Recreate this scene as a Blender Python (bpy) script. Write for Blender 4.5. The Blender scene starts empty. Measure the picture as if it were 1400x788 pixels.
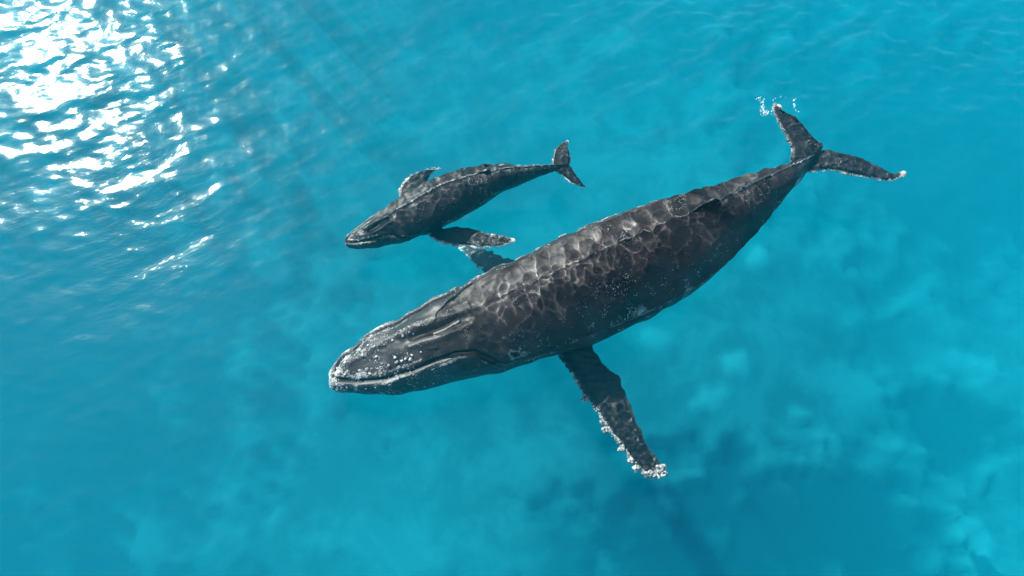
import bpy, math, random
import numpy as np
from mathutils import Vector

rng = np.random.RandomState(7)
random.seed(7)
sc = bpy.context.scene
COL = sc.collection
R = math.radians

# ------------------------------------------------------------------ camera
PITCH = R(66.0)            # degrees below the horizon
HFOV = R(65.0)
CAM = np.array([0.0, -8.8, 20.6])
cd = bpy.data.cameras.new('camera')
cd.sensor_width = 36.0
cd.angle = HFOV
cd.clip_start = 0.1
cd.clip_end = 4000
cam = bpy.data.objects.new('camera', cd)
COL.objects.link(cam)
cam.location = CAM
cam.rotation_euler = (math.pi / 2 - PITCH, 0, 0)
sc.camera = cam
FWD = np.array([0, math.cos(PITCH), -math.sin(PITCH)])
UPV = np.array([0, math.sin(PITCH), math.cos(PITCH)])
RGT = np.array([1.0, 0, 0])
F = 700.0 / math.tan(HFOV / 2)


def at(u, v, z):
    """point at height z that the photograph shows at (u, v) of 1400 x 788"""
    d = FWD * F + RGT * (u - 700.0) + UPV * (394.0 - v)
    return CAM + d * ((z - CAM[2]) / d[2])


def px(P):
    q = np.asarray(P, float) - CAM
    w = q @ FWD
    return np.stack([700 + F * (q @ RGT) / w, 394 - F * (q @ UPV) / w], -1)


# ------------------------------------------------------------------ light and sky
SUN_EL = R(39.5)
SUN_AZ = R(-40.0)          # from +y towards +x
SUN_DIR = np.array([math.sin(SUN_AZ) * math.cos(SUN_EL), math.cos(SUN_AZ) * math.cos(SUN_EL), math.sin(SUN_EL)])
world = bpy.data.worlds.new("World")
sc.world = world
world.use_nodes = True
nt = world.node_tree
sky = nt.nodes.new('ShaderNodeTexSky')
sky.sky_type = 'NISHITA'
sky.sun_disc = False
sky.sun_elevation = SUN_EL
sky.sun_rotation = SUN_AZ
sky.air_density = 1.0
sky.dust_density = 1.0
nt.links.new(sky.outputs[0], nt.nodes['Background'].inputs[0])
nt.nodes['Background'].inputs[1].default_value = 0.085
sl = bpy.data.lights.new('sun', 'SUN')
sl.energy = 5.0
sl.angle = R(0.5)
sl.color = (1.0, 0.955, 0.89)
sl.cycles.is_caustics_light = True
sun = bpy.data.objects.new('sun', sl)
COL.objects.link(sun)
sun.rotation_euler = Vector(SUN_DIR).to_track_quat('Z', 'Y').to_euler()
sc.view_settings.view_transform = 'Standard'
sc.view_settings.look = 'None'
sc.view_settings.gamma = 1.0
sc.view_settings.exposure = 1.2
sc.cycles.use_denoising = True
sc.cycles.denoising_prefilter = 'ACCURATE'
sc.cycles.max_bounces = 6
sc.cycles.volume_bounces = 2
sc.cycles.transparent_max_bounces = 12
sc.cycles.caustics_refractive = True
sc.cycles.caustics_reflective = False
sc.cycles.sample_clamp_indirect = 4.0


# ------------------------------------------------------------------ helpers
def tag(o, **k):
    for a, b in k.items():
        o[a] = b
    return o


def cr(pts, n):
    """Catmull-Rom through rows of pts, n samples"""
    p = np.asarray(pts, float)
    p = np.vstack([2 * p[0] - p[1], p, 2 * p[-1] - p[-2]])
    m = len(p) - 3
    x = np.linspace(0, m - 1e-9, n)
    i = x.astype(int)
    t = (x - i)[:, None]
    a, b, c, d = p[i], p[i + 1], p[i + 2], p[i + 3]
    return .5 * ((2 * b) + (c - a) * t + (2 * a - 5 * b + 4 * c - d) * t * t + (3 * b - a - 3 * c + d) * t ** 3)


def sm(a, b, x):
    t = np.clip((x - a) / (b - a), 0, 1)
    return t * t * (3 - 2 * t)


class Waves:
    """sum of random plane waves in 3-D, wavelengths spread about lam"""
    def __init__(s, lam, n=24, spread=.35, seed=1):
        r = np.random.RandomState(seed)
        d = r.normal(size=(n, 3))
        d /= np.linalg.norm(d, axis=1)[:, None]
        s.k = d * (2 * math.pi / (lam * (1 + spread * r.uniform(-1, 1, n))))[:, None]
        s.p = r.uniform(0, 6.28, n)
        s.n = n

    def __call__(s, P):
        P = np.asarray(P)
        out = np.zeros(P.shape[:-1])
        for k, p in zip(s.k, s.p):
            out += np.sin(P @ k + p)
        return out * math.sqrt(2.0 / s.n)


def cell_ridges(P, size, w, seed):
    """rounded crests along the borders of random cells: 1 on a crest, 0 inside a cell"""
    sh = P.shape[:-1]
    Q = P.reshape(-1, 3)
    warp = Waves(size * 2.4, 14, .4, seed + 7)
    Q = Q + .16 * size * np.stack([warp(Q), warp(Q + 11.3), warp(Q - 7.7)], -1)
    q = Q / size
    b = np.floor(q).astype(np.int64)
    f1 = np.full(len(q), 9e9)
    f2 = f1.copy()
    for dx in (-1, 0, 1):
        for dy in (-1, 0, 1):
            for dz in (-1, 0, 1):
                c = b + (dx, dy, dz)
                pt = c.astype(float)
                for a in range(3):
                    hsh = (c[:, 0] * 73856093 ^ c[:, 1] * 19349663 ^ c[:, 2] * 83492791 ^ (a * 2654435761 + seed * 97)) & 0x7fffffff
                    hsh = (hsh * 1103515245 + 12345) & 0x7fffffff
                    hsh ^= hsh >> 13
                    hsh = (hsh * 1274126177) & 0x7fffffff
                    pt[:, a] += (hsh >> 7) % 10007 / 10007.0
                d = np.linalg.norm(q - pt, axis=1)
                f2 = np.where(d < f1, f1, np.minimum(f2, d))
                f1 = np.minimum(f1, d)
    e = (f2 - f1) * size
    return np.exp(-(e / w) ** 2).reshape(sh)


def grid_mesh(name, G, closed=True, caps=True, attrs=None, mat=None, parent=None, smooth=True):
    """G: (n, m, 3) rows of points; closed joins the last column to the first"""
    n, m = G.shape[:2]
    idx = np.arange(n * m).reshape(n, m)
    if closed:
        a = idx[:-1]
        b = np.roll(a, -1, 1)
        c = np.roll(idx[1:], -1, 1)
        d = idx[1:]
    else:
        a, b, c, d = idx[:-1, :-1], idx[:-1, 1:], idx[1:, 1:], idx[1:, :-1]
    q = np.stack([a, b, c, d], -1).reshape(-1, 4)
    V = G.reshape(-1, 3)
    tri = []
    if closed and caps:
        V = np.vstack([V, G[0].mean(0), G[-1].mean(0)])
        k = n * m
        for j in range(m):
            tri.append((idx[0, (j + 1) % m], idx[0, j], k))
            tri.append((idx[-1, j], idx[-1, (j + 1) % m], k + 1))
    me = bpy.data.meshes.new(name)
    nq, ntr = len(q), len(tri)
    me.vertices.add(len(V))
    me.vertices.foreach_set('co', V.astype(np.float32).ravel())
    loops = np.concatenate([q.ravel(), np.array(tri, int).ravel()]) if ntr else q.ravel()
    me.loops.add(len(loops))
    me.loops.foreach_set('vertex_index', loops.astype(np.int32))
    me.polygons.add(nq + ntr)
    starts = np.concatenate([np.arange(nq) * 4, nq * 4 + np.arange(ntr) * 3])
    me.polygons.foreach_set('loop_start', starts.astype(np.int32))
    me.update(calc_edges=True)
    me.validate()
    if smooth:
        me.shade_smooth()
    for an, av in (attrs or {}).items():
        at_ = me.attributes.new(an, 'FLOAT', 'POINT')
        v = av.reshape(-1)
        if len(v) < len(V):
            v = np.concatenate([v, np.full(len(V) - len(v), v[-1] if len(v) else 0)])
        at_.data.foreach_set('value', v.astype(np.float32))
    if mat:
        me.materials.append(mat)
    o = bpy.data.objects.new(name, me)
    COL.objects.link(o)
    if parent is not None:
        o.parent = parent
    return o


class NT:
    def __init__(s, name):
        s.m = bpy.data.materials.new(name)
        s.m.use_nodes = True
        s.t = s.m.node_tree
        s.t.nodes.clear()
        s.out = s.t.nodes.new('ShaderNodeOutputMaterial')

    def n(s, typ, _props=None, **inp):
        nd = s.t.nodes.new('ShaderNode' + typ)
        for k, v in (_props or {}).items():
            setattr(nd, k, v)
        for k, v in inp.items():
            k2 = int(k[1:]) if k[0] == '_' and k[1:].isdigit() else k.replace('_', ' ')
            s.set(nd.inputs[k2], v)
        return nd

    def set(s, sock, v):
        if isinstance(v, bpy.types.Node):
            v = v.outputs[0]
        if isinstance(v, bpy.types.NodeSocket):
            s.t.links.new(v, sock)
        else:
            if isinstance(v, tuple) and len(v) == 3 and sock.type == 'RGBA':
                v = v + (1,)
            sock.default_value = v

    def math(s, op, a, b=0.0, clamp=False):
        return s.n('Math', dict(operation=op, use_clamp=clamp), _0=a, _1=b)

    def ramp(s, x, a, b, lo=0.0, hi=1.0):
        return s.n('MapRange', dict(interpolation_type='SMOOTHSTEP'), Value=x, From_Min=a, From_Max=b, To_Min=lo, To_Max=hi)

    def mix(s, f, a, b):
        nd = s.t.nodes.new('ShaderNodeMix')
        nd.data_type = 'RGBA'
        s.set(nd.inputs[0], f)
        s.set(nd.inputs[6], a)
        s.set(nd.inputs[7], b)
        return nd.outputs[2]

    def geo(s):
        return s.n('NewGeometry').outputs['Position']


# ------------------------------------------------------------------ materials
def skin_material():
    N = NT('whale_skin')
    tc = N.n('TexCoord').outputs['Object']
    wh = N.n('Attribute', dict(attribute_name='pale'))
    whf = wh.outputs['Fac']
    big = N.n('TexNoise', Vector=tc, Scale=.9, Detail=5.0, Roughness=.6)
    fine = N.n('TexNoise', Vector=tc, Scale=7.0, Detail=6.0, Roughness=.65)
    c1 = N.mix(N.ramp(big.outputs['Fac'], .25, .8), (.006, .006, .008), (.040, .032, .032))
    c1 = N.mix(N.math('MULTIPLY', N.ramp(fine.outputs['Fac'], .55, .85), .15), c1, (.05, .045, .045))
    # round barnacle scars and flecks
    spots = N.n('TexVoronoi', Vector=tc, Scale=10.0)
    sp = N.ramp(spots.outputs['Distance'], .15, .09)
    patch = N.n('TexNoise', Vector=tc, Scale=1.3, Detail=3.0)
    pm = N.ramp(patch.outputs['Fac'], .50, .66)
    spm = N.math('MULTIPLY', sp, N.math('ADD', N.math('MULTIPLY', pm, .6), .10))
    spots2 = N.n('TexVoronoi', Vector=tc, Scale=22.0)
    sp2 = N.math('MULTIPLY', N.ramp(spots2.outputs['Distance'], .25, .12), pm)
    # scratches
    mp = N.n('Mapping', Vector=tc, Scale=(1.2, 7.0, 3.0), Rotation=(0, 0, R(20)))
    scr = N.n('TexNoise', Vector=mp, Scale=3.0, Detail=4.0, Distortion=.6)
    ln = N.math('ABSOLUTE', N.math('SUBTRACT', scr.outputs['Fac'], .5))
    sc_ = N.math('MULTIPLY', N.ramp(ln, .006, .002), .07)
    f = N.math('MAXIMUM', N.math('MAXIMUM', spm, N.math('MULTIPLY', sp2, .8)), sc_)
    # pale attribute broken up by noise
    brk = N.n('TexNoise', Vector=tc, Scale=14.0, Detail=5.0, Roughness=.75)
    wb = N.ramp(N.math('ADD', whf, N.math('MULTIPLY', N.math('SUBTRACT', brk.outputs['Fac'], .5), 1.1)), .38, .72)
    f = N.math('MAXIMUM', f, N.math('MULTIPLY', wb, .95), clamp=True)
    dark = N.n('Attribute', dict(attribute_name='dark')).outputs['Fac']
    c2 = N.mix(f, c1, (.46, .44, .42))
    c2 = N.mix(dark, c2, (.008, .009, .011))
    bump = N.n('Bump', Strength=.30, Distance=.03, Height=N.math('ADD', N.math('MULTIPLY', fine.outputs['Fac'], .4), f))
    b = N.n('BsdfPrincipled', Base_Color=c2, Roughness=.42, Normal=bump)
    b.inputs['Specular IOR Level'].default_value = .22
    N.t.links.new(b.outputs[0], N.out.inputs[0])
    return N.m


def simple(name, col, rough=.7, spec=.3, bumps=0.0, scale=20.0, col2=None):
    N = NT(name)
    tc = N.n('TexCoord').outputs['Object']
    no = N.n('TexNoise', Vector=tc, Scale=scale, Detail=4.0)
    c = N.mix(N.ramp(no.outputs['Fac'], .35, .65), col, col2 or tuple(x * .6 for x in col))
    b = N.n('BsdfPrincipled', Base_Color=c, Roughness=rough)
    b.inputs['Specular IOR Level'].default_value = spec
    if bumps:
        N.set(b.inputs['Normal'], N.n('Bump', Strength=bumps, Distance=.02, Height=no.outputs['Fac']))
    N.t.links.new(b.outputs[0], N.out.inputs[0])
    return N.m


def film_material():
    """an added clear sheet, rippled like water: it bends light and focuses the sun on what lies below it"""
    N = NT('clear_caustic_film')
    b = N.n('BsdfRefraction', IOR=1.33, Roughness=0.0)
    N.t.links.new(b.outputs[0], N.out.inputs[0])
    return N.m


M_SKIN = skin_material()
M_FILM = film_material()
M_BARN = simple('barnacle_white', (.44, .44, .43), .8, .2, .6, 9.0, (.16, .14, .13))
M_KNOB = simple('knob_pale', (.42, .40, .38), .6, .25, .5, 16.0, (.05, .045, .045))
M_EYE = simple('eye_dark', (.01, .01, .012), .15, .5)
M_FOAM = simple('foam_white', (.85, .88, .88), .6, .3)


def receiver(o):
    o.cycles.is_caustics_receiver = True
    return o


def film(name, G, closed, parent):
    nz = np.cross(np.gradient(G, axis=1), np.gradient(G, axis=0))[..., 2].sum()
    q = G if nz > 0 else G[:, ::-1]           # faces point up
    o = grid_mesh(name, q, closed=closed, caps=False, mat=M_FILM, parent=parent)
    o.cycles.is_caustics_caster = True
    return o


# ------------------------------------------------------------------ the whale builder
def normals_of(G):
    dt = np.gradient(G, axis=0)
    dv = (np.roll(G, -1, 1) - np.roll(G, 1, 1)) / 2
    n = np.cross(dt, dv)
    n /= np.linalg.norm(n, axis=2)[..., None] + 1e-12
    c = G.mean(1, keepdims=True)
    if np.sum((G - c) * n) < 0:
        n = -n
    return n


def seg_dist(Q, poly):
    """Q (...,2) pixels; distance to a polyline and the parameter along it"""
    best = np.full(Q.shape[:-1], 1e9)
    par = np.zeros(Q.shape[:-1])
    side = np.zeros(Q.shape[:-1])
    p = np.asarray(poly, float)
    for i in range(len(p) - 1):
        a, b = p[i], p[i + 1]
        ab = b - a
        t = np.clip(((Q - a) @ ab) / (ab @ ab), 0, 1)
        e = Q - a - t[..., None] * ab
        d = np.hypot(e[..., 0], e[..., 1])
        m = d < best
        best = np.where(m, d, best)
        par = np.where(m, (i + t) / (len(p) - 1), par)
        side = np.where(m, np.sign(ab[0] * e[..., 1] - ab[1] * e[..., 0]), side)
    return best, par, side


def whale_body(stations, n, m, sexp=2.15, roll=R(6.5)):
    """stations: u, v, z, half width in photo pixels, height/width ratio. Returns grid, t, theta and frames"""
    S = cr(stations, n)
    C = np.array([at(u, v, z) for u, v, z in S[:, :3]])
    T = np.gradient(C, axis=0)
    T /= np.linalg.norm(T, axis=1)[:, None]
    H = np.cross(T, [0, 0, 1.0])           # horizontal, towards the camera side
    H /= np.linalg.norm(H, axis=1)[:, None]
    if H[n // 2][1] > 0:
        H = -H
    U = np.cross(H, T)
    U *= np.sign(U[:, 2:3])
    p0 = px(C)
    ph = px(C + H * .05) - p0
    pu = px(C + U * .05) - p0
    tp = np.gradient(p0, axis=0)
    tp /= np.linalg.norm(tp, axis=1)[:, None]
    nn = np.stack([-tp[:, 1], tp[:, 0]], 1)
    eh = np.abs((ph * nn).sum(1)) / .05
    eu = np.abs((pu * nn).sum(1)) / .05
    k = S[:, 4]
    a = np.maximum(S[:, 3], .5) / np.sqrt(eh ** 2 + (k * eu) ** 2)
    b = a * k
    th = np.linspace(0, 2 * math.pi, m, endpoint=False)   # 0 = top, positive towards the camera side
    ct, st = np.cos(th), np.sin(th)
    e = 2 / sexp
    X = np.sign(st) * np.abs(st) ** e
    Z = np.sign(ct) * np.abs(ct) ** e
    X, Z = X * math.cos(roll) - Z * math.sin(roll), Z * math.cos(roll) + X * math.sin(roll)
    G = C[:, None] + H[:, None] * (a[:, None] * X)[..., None] + U[:, None] * (b[:, None] * Z)[..., None]
    return dict(G=G, C=C, T=T, H=H, U=U, a=a, b=b, th=th, t=np.linspace(0, 1, n), S=S)


def mirror(A):
    """copy the camera side (first half of theta) to the far side"""
    m = A.shape[1]
    B = A.copy()
    for j in range(1, m // 2):
        B[:, m - j] = A[:, j]
    return B


def wing(name, lead, trail, z0, z1, mat, parent, n=90, m=48, thick=.13, knob_amp=.02, lift=0.0, pale_edge=1.0, seed=3, filmth=0.0, pale_all=0.0, lead_w=.10, mottle=.17):
    """a fin between a leading and a trailing edge traced root to tip; z goes z0 -> z1"""
    L, Tr = cr(lead, n), cr(trail, n)
    s = np.linspace(0, 1, n)
    z = z0 + (z1 - z0) * s + lift * np.sin(s * math.pi)
    Lw = np.array([at(u, v, h) for (u, v), h in zip(L, z)])
    Tw = np.array([at(u, v, h) for (u, v), h in zip(Tr, z)])
    ch = np.linalg.norm(Lw - Tw, axis=1)
    half = m // 2
    x = (1 - np.cos(np.linspace(0, math.pi, half + 1))) / 2       # 0 lead .. 1 trail
    prof = (2.6 * np.sqrt(x) * (1 - x) ** .8)
    prof = prof / prof.max()
    xs = np.concatenate([x, x[1:-1][::-1]])
    ps = np.concatenate([prof, -.8 * prof[1:-1][::-1]])
    w = Waves(.35, 20, .5, seed)
    w2 = Waves(.11, 20, .5, seed + 5)
    D = Lw[:, None] * (1 - xs)[None, :, None] + Tw[:, None] * xs[None, :, None]
    tk = (thick * np.maximum(ch, .05) * .5)[:, None] * ps[None]
    G = D.copy()
    G[..., 2] += tk
    # ragged edges
    along = (Lw - Tw) / (ch[:, None] + 1e-9)
    nearlead = np.exp(-(xs / .10) ** 2)[None]
    neartrail = np.exp(-((1 - xs) / .08) ** 2)[None]
    edge = (np.maximum(w(D), 0) * .9 + .45 * w2(D)) * knob_amp
    G += along[:, None] * (edge * nearlead)[..., None]
    G -= along[:, None] * (.6 * knob_amp * w(D + 3.3) * neartrail)[..., None]
    G[..., 2] += .25 * knob_amp * w2(D * .7)
    pale = pale_edge * (.78 * np.exp(-(xs / lead_w) ** 2)[None] * (.35 + .65 * s[:, None]) + .9 * sm(.86, 1.0, s)[:, None] + .22 * neartrail * s[:, None]) + pale_all
    pale = pale * np.ones((n, len(xs)))
    pale = pale + mottle * np.clip(Waves(.5, 24, .5, seed + 3)(D) + .5 * w(D), 0, 2)  # random pale mottling, partly filling in for the sun net
    o = receiver(grid_mesh(name, G, attrs=dict(pale=pale, dark=pale * 0), mat=mat, parent=parent))
    if filmth > 0:
        nf, mf = 260, 120
        sF = np.linspace(.06, .90, nf)
        xF = np.linspace(.08, .86, mf)
        Li = np.stack([np.interp(sF, s, Lw[:, i]) for i in range(3)], 1)
        Ti = np.stack([np.interp(sF, s, Tw[:, i]) for i in range(3)], 1)
        P = Li[:, None] * (1 - xF)[None, :, None] + Ti[:, None] * xF[None, :, None]
        tkf = np.interp(sF, s, thick * np.maximum(ch, .05) * .5)[:, None] * np.interp(xF, x, prof)[None]
        ex = np.minimum(sm(0, .30, xF), sm(1, .70, xF))[None] * (sm(.06, .2, sF) * sm(.90, .72, sF))[:, None]
        rip = Waves(.32, 40, .3, seed + 9)(P) + .24 * Waves(.15, 30, .3, seed + 10)(P) 
        P = P.copy()
        P[..., 2] += tkf - .01 + ex * (filmth + filmth * .12 * rip)
        film('caustic_film', P, False, o)  # added clear sheet that casts a sun net on the fin
    return o, Lw, Tw


def lump(name, centre, r, parent, mat, seed=0, flat=.8, n=14, m=16, rough=.28, up=None):
    """an uneven knob with a pitted crown"""
    th = np.linspace(.12, math.pi - .12, n)
    ph = np.linspace(0, 2 * math.pi, m, endpoint=False)
    d = np.stack([np.sin(th)[:, None] * np.cos(ph)[None], np.sin(th)[:, None] * np.sin(ph)[None], np.cos(th)[:, None] * np.ones(m)[None]], -1)
    w = Waves(1.3, 14, .5, seed)(d * 1.0)
    rr = r * (1 + rough * w) * (1 - .35 * np.exp(-((th - .12) / .4) ** 2))[:, None]
    P = d * rr[..., None]
    P[..., 2] *= flat
    return grid_mesh(name, P[::-1] + np.asarray(centre), mat=mat, parent=parent)


def joined_lumps(name, items, parent, mat, m=7):
    """many tiny cup-shaped barnacles in one mesh: items of centre, normal, radius"""
    V, Fc = [], []
    for c, nrm, r in items:
        nv = Vector(nrm)
        a = nv.orthogonal().normalized()
        b = nv.cross(a)
        k = len(V)
        for rr, hh in ((1.0, -.2), (.75, .55), (.42, .62), (.3, .3)):
            for j in range(m):
                t = 2 * math.pi * j / m
                q = rr * r * (1 + .18 * random.uniform(-1, 1))
                V.append(Vector(c) + a * math.cos(t) * q + b * math.sin(t) * q + nv * hh * r)
        for ring in range(3):
            for j in range(m):
                Fc.append((k + ring * m + j, k + ring * m + (j + 1) % m, k + (ring + 1) * m + (j + 1) % m, k + (ring + 1) * m + j))
        Fc.append(tuple(k + 3 * m + j for j in range(m)))
    me = bpy.data.meshes.new(name)
    me.from_pydata([tuple(v) for v in V], [], Fc)
    me.materials.append(mat)
    me.shade_smooth()
    o = bpy.data.objects.new(name, me)
    COL.objects.link(o)
    o.parent = parent
    tag(o, kind='stuff')
    return o


def root_empty(name, loc, **k):
    o = bpy.data.objects.new(name, None)
    COL.objects.link(o)
    o.empty_display_size = .5
    tag(o, **k)
    return o        # kept at the origin so that children keep their world coordinates


def pick_surface(B, G, Nn, u, v):
    """the camera-facing grid vertex nearest to photo pixel (u, v)"""
    q = B['px']
    d = np.hypot(q[..., 0] - u, q[..., 1] - v) + 1e3 * (B['facing'] < .05)
    i = np.unravel_index(np.argmin(d), d.shape)
    return G[i], Nn[i], i


def finish_body(B):
    N0 = normals_of(B['G'])
    B['N0'] = N0
    view = CAM - B['G']
    view /= np.linalg.norm(view, axis=2)[..., None]
    B['facing'] = (N0 * view).sum(2)
    B['px'] = px(B['G'])
    n, m = B['G'].shape[:2]
    B['T2'] = np.repeat(B['t'][:, None], m, 1)
    th = B['th'].copy()
    th[th > math.pi] -= 2 * math.pi
    B['TH'] = np.repeat(th[None], n, 0)
    return B


def ao(B, poly, w, side=True):
    """a soft line of half width w (photo px) along a polyline, on the camera side"""
    d, par, s = seg_dist(B['px'], poly)
    f = np.exp(-(d / w) ** 2) * (B['facing'] > 0)
    return f, par, s, d


# ------------------------------------------------------------------ the mother
WHALE_Z = 1.30
mother = root_empty('humpback_whale', (0, 0, 0), category='whale',
                    label='large adult humpback whale with a mottled dark back and long knobbly near flipper')
ST = [(451, 521, 1.00, 3, .75), (457, 519, 1.02, 12, .72), (474, 513, 1.05, 24, .72), (518, 498, 1.10, 39, .74), (560, 484, 1.15, 48, .78), (602, 468, 1.2, 54, .80),
      (642, 455, 1.25, 60, .85), (688, 436, 1.3, 66, .90), (736, 419, 1.3, 69, .92), (783, 399, 1.3, 73, .95), (828, 380, 1.3, 74, .97),
      (872, 361, 1.3, 72, 1.0), (915, 341, 1.3, 66, 1.05), (954, 321, 1.3, 55, 1.15), (990, 300, 1.3, 44, 1.3), (1025, 277, 1.32, 33, 1.5),
      (1053, 259, 1.36, 23.5, 1.7), (1076, 243, 1.40, 17, 1.7), (1093, 230, 1.45, 12, 1.3), (1108, 218, 1.48, 7, .8), (1119, 209, 1.5, 2, .4)]
NB, MB_ = 760, 300
B = finish_body(whale_body(ST, NB, MB_))
G, N0, T2, TH = B['G'], B['N0'], B['T2'], B['TH']
Lm = np.sum(np.linalg.norm(np.diff(B['C'], axis=0), axis=1))
disp = np.zeros(G.shape[:2])
pale = np.zeros_like(disp)
dark = np.zeros_like(disp)
# mouth line, lips, throat
MOUTH = [(452, 514), (463, 519), (486, 522), (510, 520), (529, 517), (562, 507), (592, 494), (623, 483), (651, 480), (668, 487), (684, 494), (706, 494), (730, 490)]
f, par, s, d = ao(B, MOUTH, 2.2)
below = (s > 0) & (B['facing'] > -.2) & (d < 60) & (TH > 0)
fade = sm(1.0, .72, par)
lat = -.055 * f * fade
lat += .06 * np.where(below, sm(0, 5, d) * sm(60, 15, d), 0) * fade * sm(0, .06, par)
dk = f * .95 * sm(1.0, .9, par)
fl, p2, s2, d2 = ao(B, [(456, 524), (480, 527), (512, 526), (540, 518), (570, 508), (600, 499), (628, 488), (650, 485), (664, 492)], 3.4)
pl = fl * .62 * (1 - .4 * np.sin(p2 * 9) ** 2)
fl, p3, s3, d3 = ao(B, [(452, 510), (470, 515), (500, 515), (540, 506), (575, 492)], 4.0)
pl = np.maximum(pl, fl * .50)
# corner of the mouth curling round the eye
for poly, ww, am in (([(668, 490), (690, 498), (720, 494), (760, 480)], 1.3, .5), ([(655, 497), (690, 503), (735, 489)], 1.2, .4), ([(640, 503), (680, 506)], 1.2, .35)):
    q, _, _, _ = ao(B, poly, ww)
    pl = np.maximum(pl, q * am)
    lat -= .02 * q
# eye patch
q = B['px'] - np.array([704, 479])
ang = -.22
ex = (q[..., 0] * math.cos(ang) + q[..., 1] * math.sin(ang)) / 14
ey = (-q[..., 0] * math.sin(ang) + q[..., 1] * math.cos(ang)) / 7.5
rr = np.hypot(ex, ey) * (1 + .16 * Waves(.22, 16, .5, 99)(G))
fac = B['facing'] > 0
lat += .06 * np.exp(-(rr / 1.2) ** 2) * fac
pl = np.maximum(pl, .60 * np.exp(-((rr - .62) / .34) ** 2) * fac)
dk = np.maximum(dk, .9 * np.exp(-(np.hypot(ex / .55, ey / .4)) ** 2) * fac)
lat, pl, dk = mirror(lat), mirror(pl), mirror(dk)
disp += lat
pale = np.maximum(pale, pl)
dark = np.maximum(dark, dk)
# rostrum: median ridge, side ridges, long blowhole trough
RID = [(470, 500), (520, 470), (552, 452), (600, 432), (640, 416)]
f, par, s, d = ao(B, RID, 4.5)
disp += .035 * f
pale = np.maximum(pale, .42 * f)
BLOW = [(552, 465), (575, 457), (600, 450), (620, 442), (636, 433)]
f, par, s, d = ao(B, BLOW, 5.5)
disp -= .08 * f * sm(0, .25, par) * sm(1, .75, par)
dark = np.maximum(dark, .85 * f * sm(0, .3, par) * sm(1, .8, par))
for poly, am in (([(548, 459), (580, 446), (612, 434), (642, 424)], .045), ([(560, 474), (595, 464), (625, 453), (648, 442)], .05)):
    f, par, s, d = ao(B, poly, 5)
    disp += am * f
    pale = np.maximum(pale, .38 * f)
f, par, s, d = ao(B, [(594, 456), (608, 451), (628, 440)], 2.6)
disp += .07 * f
pale = np.maximum(pale, .7 * f)
dark *= 1 - .8 * f
f, par, s, d = ao(B, [(478, 502), (500, 496), (530, 482)], 4)
dark = np.maximum(dark, .4 * f)
# pale crusted rostrum
patches = Waves(.5, 24, .5, 31)(G)
pale = np.maximum(pale, (.47 + .16 * patches) * sm(.30, .03, T2) * sm(-.45, .3, np.cos(TH)))
# dorsal ridge
rid = np.exp(-(TH / .024) ** 2) * sm(.26, .38, T2)
kn = .5 + .5 * np.sin(T2 * 230)
rid_h = (.016 + .05 * sm(.62, .75, T2) * kn) * rid
disp += rid_h * sm(1.0, .97, T2)
pale = np.maximum(pale, rid * (.44 + .12 * kn + .2 * sm(.7, .8, T2)))
# second faint line and far edge crust
pale = np.maximum(pale, .50 * np.exp(-((TH + 1.0) / .10) ** 2) * sm(.2, .3, T2) * sm(.75, .6, T2))
# flank speckles near the belly, behind the flipper, and low on the tail stock
pale = np.maximum(pale, (.50 + .12 * patches) * np.exp(-((np.abs(TH) - 1.36) / .22) ** 2) * sm(.40, .5, T2) * sm(.72, .6, T2))
pale = np.maximum(pale, (.36 + .12 * patches) * np.exp(-((np.abs(TH) - 1.2) / .45) ** 2) * sm(.70, .78, T2) * sm(.95, .86, T2))
# throat grooves
gr = np.sin(TH * 62)
disp -= .016 * np.maximum(gr, 0) * sm(1.65, 1.85, np.abs(TH)) * sm(.06, .14, T2) * sm(.55, .45, T2)
# soft body unevenness
disp += .022 * Waves(1.1, 30, .5, 5)(G) * sm(0, .08, T2) * sm(1, .9, T2) + .002 * Waves(.28, 30, .5, 6)(G)
# shoulder bulge where the near flipper leaves the body
q = B['px'] - np.array([788, 468])
disp += .10 * np.exp(-(np.hypot(q[..., 0], q[..., 1]) / 26) ** 2) * (B['facing'] > -.1)
Gb = G + N0 * (disp * sm(0, .02, T2))[..., None]
body = receiver(grid_mesh('body', Gb, attrs=dict(pale=pale, dark=dark), mat=M_SKIN, parent=mother))
Nb = normals_of(Gb)

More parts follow.
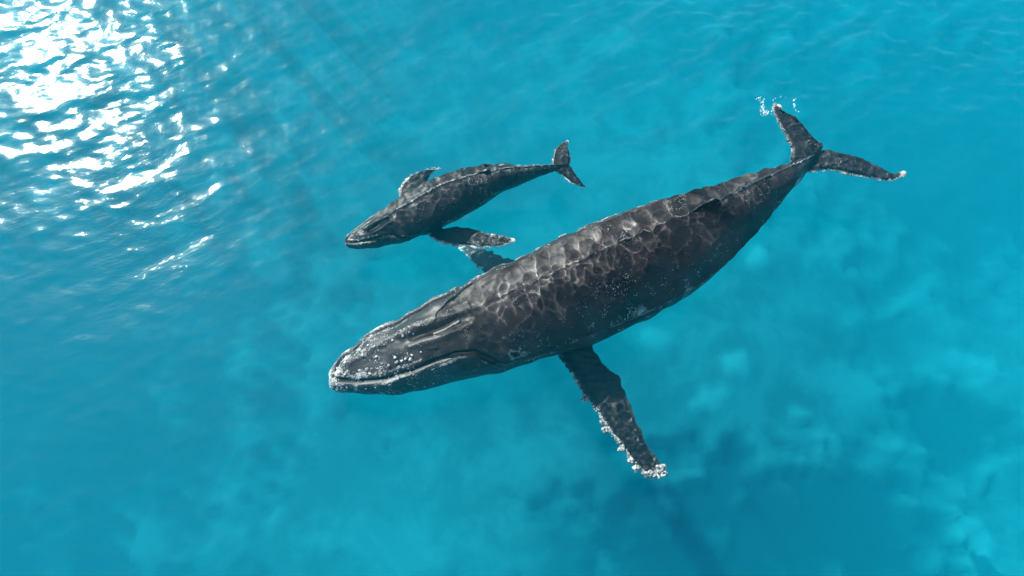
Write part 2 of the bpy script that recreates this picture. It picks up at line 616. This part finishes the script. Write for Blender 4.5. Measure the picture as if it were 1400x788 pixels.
# added refracting sheet that focuses the sun into a net on the back
def back_film(Bd, Gbody, Nbody, t0, t1, th_amt, lam, amp, parent, seed, thlo=-.82, thhi=1.62, n=900, m=460):
    tt = np.linspace(t0, t1, n)
    hh = np.linspace(thlo, thhi, m)
    ti = tt * (Gbody.shape[0] - 1)
    hi = (hh % (2 * math.pi)) / (2 * math.pi) * Gbody.shape[1]
    i0 = np.clip(ti.astype(int), 0, Gbody.shape[0] - 2)
    fi = (ti - i0)[:, None, None]
    j0 = hi.astype(int) % Gbody.shape[1]
    fj = (hi - hi.astype(int))[None, :, None]
    j1 = (j0 + 1) % Gbody.shape[1]

    def samp(A):
        return (A[i0][:, j0] * (1 - fi) * (1 - fj) + A[i0 + 1][:, j0] * fi * (1 - fj) + A[i0][:, j1] * (1 - fi) * fj + A[i0 + 1][:, j1] * fi * fj)
    P, Nn = samp(Bd['G']), samp(Bd['N0'])
    a, b = (hh - thlo) / (thhi - thlo), (tt - t0) / (t1 - t0)
    env = (sm(0, .28, b) * sm(1, .80, b))[:, None] * (sm(0, .30, a) * sm(1, .74, a))[None]
    rad = np.clip(np.interp(ti, np.arange(len(Bd['a'])), Bd['a']) / Bd['a'].max() * 1.25, 0, 1)[:, None]
    env = env ** 1.1 * rad
    far = (1 + .8 * sm(.35, -.45, hh))[None]
    off = -.02 + env * (th_amt + .02 + amp * far / rad * (Waves(lam, 48, .3, seed)(P) + .24 * Waves(lam * .47, 40, .3, seed + 1)(P)))
    return film('caustic_film', P + Nn * off[..., None], False, parent)


back_film(B, Gb, Nb, .20, .93, .46, .40, .0165, body, 77)

# flukes
fluke_parts = []
o, Lw, Tw = wing('fluke', [(1088, 232), (1081, 221), (1083, 208), (1077, 192), (1068, 176), (1061, 160), (1057, 147), (1061, 142)],
     [(1108, 222), (1119, 212), (1125, 200), (1116, 191), (1107, 181), (1093, 167), (1073, 156), (1066, 143)],
     1.45, 1.75, M_SKIN, mother, thick=.16, knob_amp=.035, seed=11, pale_edge=.85, filmth=.18)
o2, Lw2, Tw2 = wing('fluke', [(1086, 240), (1101, 236), (1117, 234), (1138, 233), (1160, 239), (1186, 243), (1216, 247), (1238, 240)],
     [(1104, 214), (1116, 208), (1128, 205), (1154, 211), (1176, 216), (1197, 227), (1221, 236), (1239, 234)],
     1.45, 1.45, M_SKIN, mother, thick=.16, knob_amp=.035, seed=12, pale_edge=.95, filmth=.18)
# near flipper
pf, PL, PT = wing('pectoral_fin', [(752, 462), (764, 488), (778, 507), (794, 533), (816, 562), (830, 583), (850, 609), (865, 630), (883, 649), (902, 653)],
     [(815, 445), (812, 472), (822, 493), (843, 513), (854, 536), (869, 571), (883, 603), (893, 624), (903, 634), (910, 641)],
     1.05, 1.0, M_SKIN, mother, n=160, thick=.20, knob_amp=.045, seed=21, pale_edge=.85, filmth=.18, lead_w=.07, mottle=.17)
pf['label'] = 'long near flipper with white knobs and white tip'
for (u, v, r, zf) in ((800, 545, .13, .72), (806, 541, .09, .74), (829, 588, .12, .60), (824, 577, .08, .62), (851, 614, .11, .50), (846, 604, .08, .53), (862, 630, .10, .46), (870, 640, .11, .43), (886, 649, .12, .40), (893, 650, .10, .38), (903, 641, .16, .38), (908, 648, .10, .37)):
    lump('knob', at(u, v, 1.06), r * .72, pf, M_KNOB, seed=int(u))
# far flipper, reaching under the calf
ff, _, _ = wing('pectoral_fin', [(720, 392), (686, 383), (667, 375), (656, 367), (645, 356), (636, 347), (627, 339)],
     [(745, 372), (712, 362), (694, 354), (676, 346), (662, 341), (648, 339), (628, 336)],
     0.5, -1.3, M_SKIN, mother, n=80, thick=.18, knob_amp=.05, seed=22, pale_edge=.7, pale_all=.12)
# dorsal fin
def dorsal(name, base0, base1, tip, w, parent, n=26, m=18):
    """base0, base1, tip: world points; a hooked low fin"""
    rows = []
    for k in np.linspace(0, 1, n):
        lead = base0 * (1 - k) ** 1.4 + tip * (1 - (1 - k) ** 1.4)
        tr = base1 * (1 - k) ** .8 + (tip + (base1 - tip) * .06) * (1 - (1 - k) ** .8)
        lead = base0 + (tip - base0) * k
        tr = base1 + (tip - base1) * (1 - (1 - k) ** 1.7)
        a = np.linspace(0, 2 * math.pi, m, endpoint=False)
        c = (lead + tr) / 2
        ax = (lead - tr) / 2
        sd = np.cross(ax, [0, 0, 1.0])
        sd = sd / (np.linalg.norm(sd) + 1e-9)
        rows.append(c + np.cos(a)[:, None] * ax + np.sin(a)[:, None] * sd * w * (1 - k) ** .7)
    g = np.array(rows)
    kk = np.linspace(0, 1, n)[:, None] * np.ones(m)[None]
    return receiver(grid_mesh(name, g, attrs=dict(pale=.25 + .3 * kk, dark=kk * 0), mat=M_SKIN, parent=parent))


def on_ridge(Bd, Gd, u):
    q = px(Gd[:, 0])
    i = int(np.argmin(np.abs(q[:, 0] - u)))
    return Gd[i, 0]


d0, d1 = on_ridge(B, Gb, 938), on_ridge(B, Gb, 985)
dt = on_ridge(B, Gb, 972) + np.array([0, 0, .34])
dorsal('dorsal_fin', d0 - [0, 0, .08], d1 - [0, 0, .08], dt, .06, mother)
# eyes
p, nrm, _ = pick_surface(B, Gb, Nb, 703, 480)
lump('eye', p, .055, mother, M_EYE, seed=2, rough=.02)
i0 = pick_surface(B, Gb, Nb, 703, 480)[2]
lump('eye', Gb[i0[0], (MB_ - i0[1]) % MB_], .055, mother, M_EYE, seed=3, rough=.02)
# head knobs (tubercles), in rows along the rostrum and jaw
tub = []
for k in range(9):
    tub.append((476 + k * 12.5 + random.uniform(-3, 3), 492 - k * 5.4 + random.uniform(-2, 2), random.uniform(.03, .045)))
for k in range(10):
    tub.append((470 + k * 12 + random.uniform(-3, 3), 513 - k * 2.6 - (k > 5) * (k - 5) * 2 + random.uniform(-2, 2), random.uniform(.03, .055)))
for u, v in ((493, 480), (505, 474), (497, 486), (500, 505), (522, 497), (531, 500), (506, 512), (514, 487), (549, 494), (545, 502), (562, 492), (540, 489), (455, 510), (460, 503), (453, 518), (468, 497)):
    tub.append((u, v, random.uniform(.035, .06)))
for k in range(11):
    tub.append((462 + k * 13, 530 - .2 * k - (k > 6) * (k - 6) * 1.5 + random.uniform(-2, 2), random.uniform(.02, .035)))
for k, (u, v, r) in enumerate(tub):
    p, nrm, _ = pick_surface(B, Gb, Nb, u, v)
    lump('tubercle', p + nrm * r * .1, r * .8, mother, M_KNOB if k % 3 else M_BARN, seed=k, n=8, m=10, flat=.75)
# barnacles: crusts on the head, flanks, ridge and fin edges
items = []
def scatter(Bd, Gd, Nd, mask, count, r0, r1):
    w = mask / mask.sum()
    ids = rng.choice(mask.size, count, p=w.ravel())
    for i in ids:
        a, b = np.unravel_index(i, mask.shape)
        r = rng.uniform(r0, r1)
        items.append((Gd[a, b] + rng.uniform(-.01, .01, 3), Nd[a, b], r))
area = np.linalg.norm(np.gradient(Gb, axis=0), axis=2) * np.linalg.norm(np.gradient(Gb, axis=1), axis=2)
clump = np.clip(Waves(.45, 24, .5, 61)(Gb), 0, 3) ** 1.5
scatter(B, Gb, Nb, area * clump * sm(.24, .03, T2) * sm(-.5, .2, np.cos(TH)), 620, .008, .022)
scatter(B, Gb, Nb, area * (pale ** 2 + .01) * clump, 900, .006, .016)
scatter(B, Gb, Nb, area * clump * np.exp(-((np.abs(TH) - 1.32) / .3) ** 2) * sm(.3, .45, T2) * sm(.8, .6, T2), 2200, .006, .017)
scatter(B, Gb, Nb, area * clump * sm(-.35, .1, np.cos(TH)) * sm(.97, .9, T2), 1900, .005, .012)
scatter(B, Gb, Nb, area * np.exp(-(TH / .05) ** 2) * sm(.6, .7, T2), 260, .010, .022)
joined_lumps('barnacles', items, mother, M_BARN)


def edge_barnacles(parent, Lw, n, r0, r1, z=.03, bias=1.0):
    it = []
    for _ in range(n):
        k = rng.uniform(.12, 1) ** (1 / bias) * (len(Lw) - 1)
        i = min(int(k), len(Lw) - 2)
        p = Lw[i] * (1 - (k - i)) + Lw[i + 1] * (k - i)
        it.append((p + rng.normal(0, .022, 3) * [1, 1, .25] + [0, 0, z], (0, -.2, 1), rng.uniform(r0, r1)))
    joined_lumps('barnacles', it, parent, M_BARN)


edge_barnacles(pf, PL, 420, .008, .026, bias=1.6)
edge_barnacles(o, Lw, 130, .006, .02)
edge_barnacles(o2, Lw2, 170, .006, .02)

# ------------------------------------------------------------------ the calf
calf = root_empty('humpback_whale_calf', (0, 0, 0), category='whale',
                  label='small humpback calf swimming beside the head of the adult, flippers spread')
SC = [(471, 333, 1.0, 1.5, .75), (474, 332, 1.0, 5, .75), (488, 327, 1.02, 11.5, .75), (511, 319, 1.05, 18, .78), (538, 307, 1.1, 24.5, .85), (561, 297, 1.12, 29, .9),
      (588, 284, 1.15, 32, .95), (615, 271, 1.15, 31, 1.0), (648, 258, 1.15, 26, 1.05), (678, 247, 1.17, 19, 1.2), (706, 240, 1.2, 13.5, 1.4), (729, 235, 1.25, 9.5, 1.5), (748, 231, 1.3, 6, 1.4),
      (760, 229, 1.32, 3.6, 1.0), (770, 227, 1.35, 1.5, .5)]
Bc = finish_body(whale_body(SC, 420, 200))
Gc, Nc0, T2, TH = Bc['G'], Bc['N0'], Bc['T2'], Bc['TH']
disp = np.zeros(Gc.shape[:2])
MO = [(473, 331), (485, 332), (505, 329), (525, 322), (540, 319), (552, 323), (563, 325), (580, 321)]
f, par, s, d = ao(Bc, MO, 1.4)
below = (s > 0) & (TH > 0) & (d < 25)
lat = -.035 * f * sm(1, .7, par) + .045 * np.where(below, sm(0, 2.5, d) * sm(25, 7, d), 0) * sm(1, .7, par) * sm(0, .06, par)
pl = .40 * ao(Bc, [(476, 334), (500, 333), (520, 327), (536, 323), (548, 327)], 2.4)[0]
pl = np.maximum(pl, .5 * ao(Bc, [(473, 328), (490, 328), (515, 321)], 2.4)[0])
dk = .9 * f * sm(1, .85, par)
q = Bc['px'] - np.array([555, 320])
rr = np.hypot(q[..., 0] / 7, q[..., 1] / 4)
fac = Bc['facing'] > 0
lat += .05 * np.exp(-(rr / 1.1) ** 2) * fac
pl = np.maximum(pl, .5 * np.exp(-((rr - .8) / .3) ** 2) * fac)
dk = np.maximum(dk, np.exp(-(rr / .5) ** 2) * fac)
disp += mirror(lat)
palec = mirror(pl)
darkc = mirror(dk)
f, par, s, d = ao(Bc, [(505, 315), (520, 307), (533, 300)], 2.4)
disp -= .06 * f
darkc = np.maximum(darkc, .8 * f)
for poly in ([(498, 313), (515, 304), (534, 296)], [(510, 319), (525, 311), (537, 304)]):
    f = ao(Bc, poly, 2.4)[0]
    disp += .035 * f
    palec = np.maximum(palec, .35 * f)
pt = Waves(.4, 24, .5, 41)(Gc)
palec = np.maximum(palec, (.36 + .12 * pt) * sm(.22, .02, T2) * sm(-.3, .4, np.cos(TH)))
rid = np.exp(-(TH / .05) ** 2) * sm(.22, .34, T2)
kn = .5 + .5 * np.sin(T2 * 150)
disp += (.018 + .03 * sm(.6, .75, T2) * kn) * rid * sm(1, .96, T2)
palec = np.maximum(palec, rid * (.55 + .1 * kn))
palec = np.maximum(palec, (.52 + .14 * pt) * np.exp(-((TH + .7) / .38) ** 2) * sm(.48, .6, T2) * sm(.99, .9, T2))
palec = np.maximum(palec, (.32 + .10 * pt) * np.exp(-((np.abs(TH) - 1.7) / .25) ** 2) * sm(.4, .45, T2) * sm(.7, .6, T2))
disp -= .010 * np.maximum(np.sin(TH * 50), 0) * sm(1.65, 1.85, np.abs(TH)) * sm(.06, .14, T2) * sm(.55, .45, T2)
disp += .010 * Waves(.6, 30, .5, 15)(Gc) * sm(0, .08, T2) * sm(1, .9, T2) + .003 * Waves(.2, 30, .5, 16)(Gc)
Gcb = Gc + Nc0 * (disp * sm(0, .02, T2))[..., None]
cbody = receiver(grid_mesh('body', Gcb, attrs=dict(pale=palec, dark=darkc), mat=M_SKIN, parent=calf))
Ncb = normals_of(Gcb)
back_film(Bc, Gcb, Ncb, .14, .78, .28, .40, .016, cbody, 177, n=620, m=330, thlo=-.75)
c1_, CL1, _ = wing('fluke', [(757, 232), (755, 224), (757, 210), (761, 203), (767, 197), (776, 192)],
     [(768, 231), (778, 226), (780, 214), (778, 206), (776, 200), (778, 193)],
     1.33, 1.33, M_SKIN, calf, n=50, m=36, thick=.16, knob_amp=.015, seed=31, pale_edge=.6, filmth=.12)
c2_, CL2, _ = wing('fluke', [(756, 226), (759, 233), (768, 240), (778, 248), (790, 254), (802, 257)],
     [(768, 221), (778, 226), (784, 233), (790, 242), (796, 250), (803, 256)],
     1.33, 1.25, M_SKIN, calf, n=50, m=36, thick=.16, knob_amp=.015, seed=32, pale_edge=.6, filmth=.12)
cf, CFL, _ = wing('pectoral_fin', [(582, 305), (590, 325), (603, 331), (618, 335), (648, 338), (665, 338), (681, 337), (697, 333), (704, 329)],
     [(602, 300), (607, 312), (624, 310), (634, 311), (645, 313), (667, 320), (680, 323), (694, 324), (703, 326)],
     .95, 1.35, M_SKIN, calf, n=90, thick=.18, knob_amp=.030, seed=33, pale_edge=.95, filmth=.15, pale_all=.16)
cf['label'] = 'near flipper of the calf with a white tip'
cg, CGL, _ = wing('pectoral_fin', [(560, 282), (547, 272), (547, 259), (553, 249), (562, 241), (575, 236), (588, 232), (601, 230)],
     [(600, 268), (592, 258), (587, 251), (586, 246), (588, 241), (591, 237), (596, 234), (603, 231)],
     .95, 1.1, M_SKIN, calf, n=70, thick=.18, knob_amp=.035, seed=34, pale_edge=.9, pale_all=.26, filmth=.07)
d0, d1 = on_ridge(Bc, Gcb, 648), on_ridge(Bc, Gcb, 672)
dorsal('dorsal_fin', d0 - [0, 0, .05], d1 - [0, 0, .05], on_ridge(Bc, Gcb, 667) + np.array([0, 0, .16]), .06, calf)
p, nrm, i0 = pick_surface(Bc, Gcb, Ncb, 555, 321)
lump('eye', p, .035, calf, M_EYE, seed=2, rough=.02)
lump('eye', Gcb[i0[0], (200 - i0[1]) % 200], .035, calf, M_EYE, seed=3, rough=.02)
for k in range(26):
    u = 476 + k % 13 * 5.2 + random.uniform(-2, 2)
    v = (325 - (k % 13) * 2.3 if k < 13 else 331 - (k % 13) * 1.0) + random.uniform(-1.5, 1.5)
    p, nrm, _ = pick_surface(Bc, Gcb, Ncb, u, v)
    lump('tubercle', p, random.uniform(.012, .022), calf, M_KNOB, seed=k, n=7, m=8)
items = []
area = np.linalg.norm(np.gradient(Gcb, axis=0), axis=2) * np.linalg.norm(np.gradient(Gcb, axis=1), axis=2)
clump = np.clip(Waves(.35, 24, .5, 62)(Gcb), 0, 3) ** 1.5
scatter(Bc, Gcb, Ncb, area * (palec ** 2 + .004) * clump, 500, .006, .016)
scatter(Bc, Gcb, Ncb, area * clump * sm(-.35, .1, np.cos(TH)), 350, .004, .010)
joined_lumps('barnacles', items, calf, M_BARN)
edge_barnacles(cf, CFL, 120, .008, .022)
edge_barnacles(cg, CGL, 70, .008, .022)

# ------------------------------------------------------------------ flecks of foam by the raised fluke tip
fb = []
for u0, v0, n, su, sv in ((1042, 147, 60, 2.2, 5), (1048, 154, 26, 2.4, 2), (1086, 141, 24, 1.0, 3.5), (1091, 152, 3, 2, 2), (1068, 134, 4, 6, 1), (1036, 136, 6, 3, 2), (1058, 150, 8, 3, 6)):
    for _ in range(n):
        fb.append((at(u0 + random.gauss(0, su), v0 + random.gauss(0, sv), 1.6), (random.uniform(-1, 1), random.uniform(-1, 1), 1.2), random.uniform(.004, .019)))
me_o = joined_lumps('foam', [(c, Vector(n_).normalized(), r) for c, n_, r in fb], None, M_FOAM)
tag(me_o, label='white foam flecks and splash drops beside the raised fluke tip', category='foam')

# ------------------------------------------------------------------ water
def stretch(n, inner, outer, p=5):
    x = np.linspace(-1, 1, n)
    return inner * x + (outer - inner) * np.sign(x) * np.abs(x) ** p


def surface_material():
    N = NT('sea_surface')
    pos = N.geo()
    fine = N.n('TexNoise', Vector=N.n('Mapping', Vector=N.n('Mapping', Vector=pos, Rotation=(0, 0, R(-25))), Scale=(.8, 2.0, 1.0)), Scale=5.0, Detail=5.0, Roughness=.6)
    bump = N.n('Bump', Strength=.28, Distance=.025, Height=fine.outputs['Fac'])
    dt_ = N.n('VectorMath', dict(operation='DOT_PRODUCT'), _0=bump.outputs[0], _1=N.n('NewGeometry').outputs['Incoming'])
    graz = N.math('SUBTRACT', 1.0, N.math('ABSOLUTE', dt_.outputs['Value']), clamp=True)
    fr = N.math('ADD', .02, N.math('MULTIPLY', .98, N.math('POWER', graz, 5.0)))
    gl = N.n('BsdfGlossy', Color=(1, 1, 1), Roughness=.04, Normal=bump)
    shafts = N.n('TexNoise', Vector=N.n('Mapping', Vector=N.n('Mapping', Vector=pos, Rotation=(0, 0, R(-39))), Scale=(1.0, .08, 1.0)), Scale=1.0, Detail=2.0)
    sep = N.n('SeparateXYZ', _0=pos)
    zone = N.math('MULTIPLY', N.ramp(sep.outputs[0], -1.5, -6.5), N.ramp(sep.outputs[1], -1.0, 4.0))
    st = N.math('MULTIPLY', N.ramp(shafts.outputs['Fac'], .56, .44), N.math('ADD', N.math('MULTIPLY', zone, .17), .0))  # darker streaks painted into the transmission to make light shafts
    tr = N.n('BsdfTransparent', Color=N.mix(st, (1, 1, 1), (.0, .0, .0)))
    gl2 = N.n('BsdfGlossy', Color=(1, 1, 1), Roughness=.24, Normal=bump)
    gl = N.n('MixShader', _0=.12, _1=gl, _2=gl2)
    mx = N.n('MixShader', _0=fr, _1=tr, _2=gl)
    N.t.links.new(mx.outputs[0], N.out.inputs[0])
    return N.m


xs = stretch(900, 34, 700, 9)
ys = stretch(760, 26, 700, 9)
X, Y = np.meshgrid(xs, ys)
P = np.stack([X, Y, X * 0], -1)


def ripples(P, lam, amp, ang, n, seed, spread=.5):
    r = np.random.RandomState(seed)
    out = np.zeros(P.shape[:-1])
    for i in range(n):
        l = lam * math.exp(r.uniform(-.6, .6))
        a = ang + r.normal(0, spread)
        k = 2 * math.pi / l
        ph = k * (P[..., 0] * math.cos(a) + P[..., 1] * math.sin(a)) + r.uniform(0, 6.28)
        out += l / lam * (np.exp(np.sin(ph) * .8) - 1.17)
    return out * amp / math.sqrt(n)


fadeout = np.exp(-(np.maximum(np.hypot(X, Y) - 34, 0) / 30))
h = ripples(P, 3.4, .017, R(118), 14, 3, .45) + ripples(P, 1.2, .010, R(112), 24, 4, .5) + ripples(P, .5, .0075, R(110), 24, 5, .6)
rough_ = .24 + (1.08 - .30 * sm(-4, -10, X)) * sm(-2, 9, Y) + .18 * sm(-3, -13, X) + 3.0 * sm(-3, 8, X) * sm(2, 9, Y)
P[..., 2] = h * fadeout * rough_
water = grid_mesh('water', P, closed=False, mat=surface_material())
tag(water, kind='structure')


def box(name, lo, hi, mat):
    me = bpy.data.meshes.new(name)
    x0, y0, z0 = lo
    x1, y1, z1 = hi
    me.from_pydata([(x, y, z) for z in (z0, z1) for y in (y0, y1) for x in (x0, x1)], [],
                   [(0, 2, 3, 1), (4, 5, 7, 6), (0, 1, 5, 4), (2, 6, 7, 3), (0, 4, 6, 2), (1, 3, 7, 5)])
    me.materials.append(mat)
    o = bpy.data.objects.new(name, me)
    COL.objects.link(o)
    return o


N = NT('clear_tropical_sea')
ab = N.n('VolumeAbsorption', Color=(.0, .825, .885), Density=.14)
scv = N.n('VolumeScatter', Color=(.0, .86, 1.0), Density=.017, Anisotropy=-.25)
N.t.links.new(N.n('AddShader', _0=ab, _1=scv).outputs[0], N.out.inputs['Volume'])
vol = box('water_depth', (-720, -720, -22), (720, 720, -.35), N.m)
tag(vol, kind='stuff', label='clear turquoise sea water below both whales', category='water')
N = NT('clear_top_water')
ab = N.n('VolumeAbsorption', Color=(.4, .95, 1.0), Density=.05)
scv = N.n('VolumeScatter', Color=(.0, .70, 1.0), Density=.012, Anisotropy=.0)
N.t.links.new(N.n('AddShader', _0=ab, _1=scv).outputs[0], N.out.inputs['Volume'])
vol = box('water_depth', (-720, -720, -.35), (720, 720, 3.6), N.m)
tag(vol, kind='stuff', label='thin clear layer of water round the upper sides of the whales', category='water')

# seabed
xs = stretch(420, 50, 740, 9)
ys = stretch(360, 40, 740, 9)
X, Y = np.meshgrid(xs, ys)
P = np.stack([X, Y, X * 0 - 10.0], -1)
P[..., 2] += .25 * Waves(9, 20, .5, 91)(P) + .04 * Waves(2.2, 20, .5, 92)(P)
hole = np.zeros_like(X)
mound = np.zeros_like(X)


def spot(u, v, ru, rv, amt, arr):
    c = at(u, v, -10)
    e = at(u + ru, v, -10)
    f_ = at(u, v - rv, -10)
    rx, ry = abs(e[0] - c[0]), abs(f_[1] - c[1])
    q = ((X - c[0]) / rx) ** 2 + ((Y - c[1]) / ry) ** 2
    arr[:] = np.maximum(arr, amt * sm(1.4, .5, np.sqrt(q) + .20 * Waves(2.8, 16, .5, int(u))(P) + .12 * Waves(1.0, 16, .5, int(v))(P)))


for a in ((60, 480, 330, 330, .8), (1300, 180, 260, 170, .7), (1050, 750, 230, 120, 1.0), (1170, 690, 120, 70, 1.0), (1310, 580, 72, 66, 1.0), (900, 760, 120, 60, .5), (1230, 470, 70, 40, .4), (60, 760, 150, 120, .4), (760, 20, 170, 45, .45), (1200, 130, 130, 60, .35)):
    spot(*a, hole)
for a in ((1335, 745, 48, 42, 1.0), (1310, 510, 46, 26, .8), (1322, 655, 34, 22, .7), (1003, 500, 24, 20, .9), (967, 553, 28, 26, .8), (1040, 362, 16, 16, 1.0), (1090, 570, 20, 18, .7), (1130, 605, 22, 18, .7),
          (1225, 600, 26, 20, .6), (890, 465, 30, 22, .7), (1200, 350, 50, 30, .5), (1250, 385, 40, 30, .4), (1160, 530, 60, 30, .4), (380, 715, 20, 16, .5), (450, 745, 24, 18, .4), (1240, 740, 16, 20, .6)):
    spot(*a, mound)
P[..., 2] += .3 * mound - .8 * hole
N = NT('pale_sea_floor')
pos = N.geo()
hA = N.n('Attribute', dict(attribute_name='hollow')).outputs['Fac']
mA = N.n('Attribute', dict(attribute_name='mound')).outputs['Fac']
n1 = N.n('TexNoise', Vector=pos, Scale=.42, Detail=7.0, Roughness=.62, Distortion=.25)
n2 = N.n('TexVoronoi', dict(feature='SMOOTH_F1'), Vector=N.n('VectorMath', dict(operation='ADD'), _0=pos, _1=N.n('TexNoise', Vector=pos, Scale=.5).outputs['Color']), Scale=.45)
c = N.mix(N.ramp(n1.outputs['Fac'], .40, .62), (.085, .10, .104), (.165, .18, .184))
c = N.mix(N.math('MULTIPLY', N.ramp(n2.outputs['Distance'], .2, .7), .12), c, (.085, .10, .105))
c = N.mix(N.math('MULTIPLY', mA, .7), c, (.34, .38, .38))
c = N.mix(hA, c, (.01, .025, .04))
b = N.n('BsdfDiffuse', Color=c)
N.t.links.new(b.outputs[0], N.out.inputs[0])
bed = grid_mesh('seabed', P, closed=False, mat=N.m, attrs=dict(hollow=hole, mound=mound))
tag(bed, kind='structure')
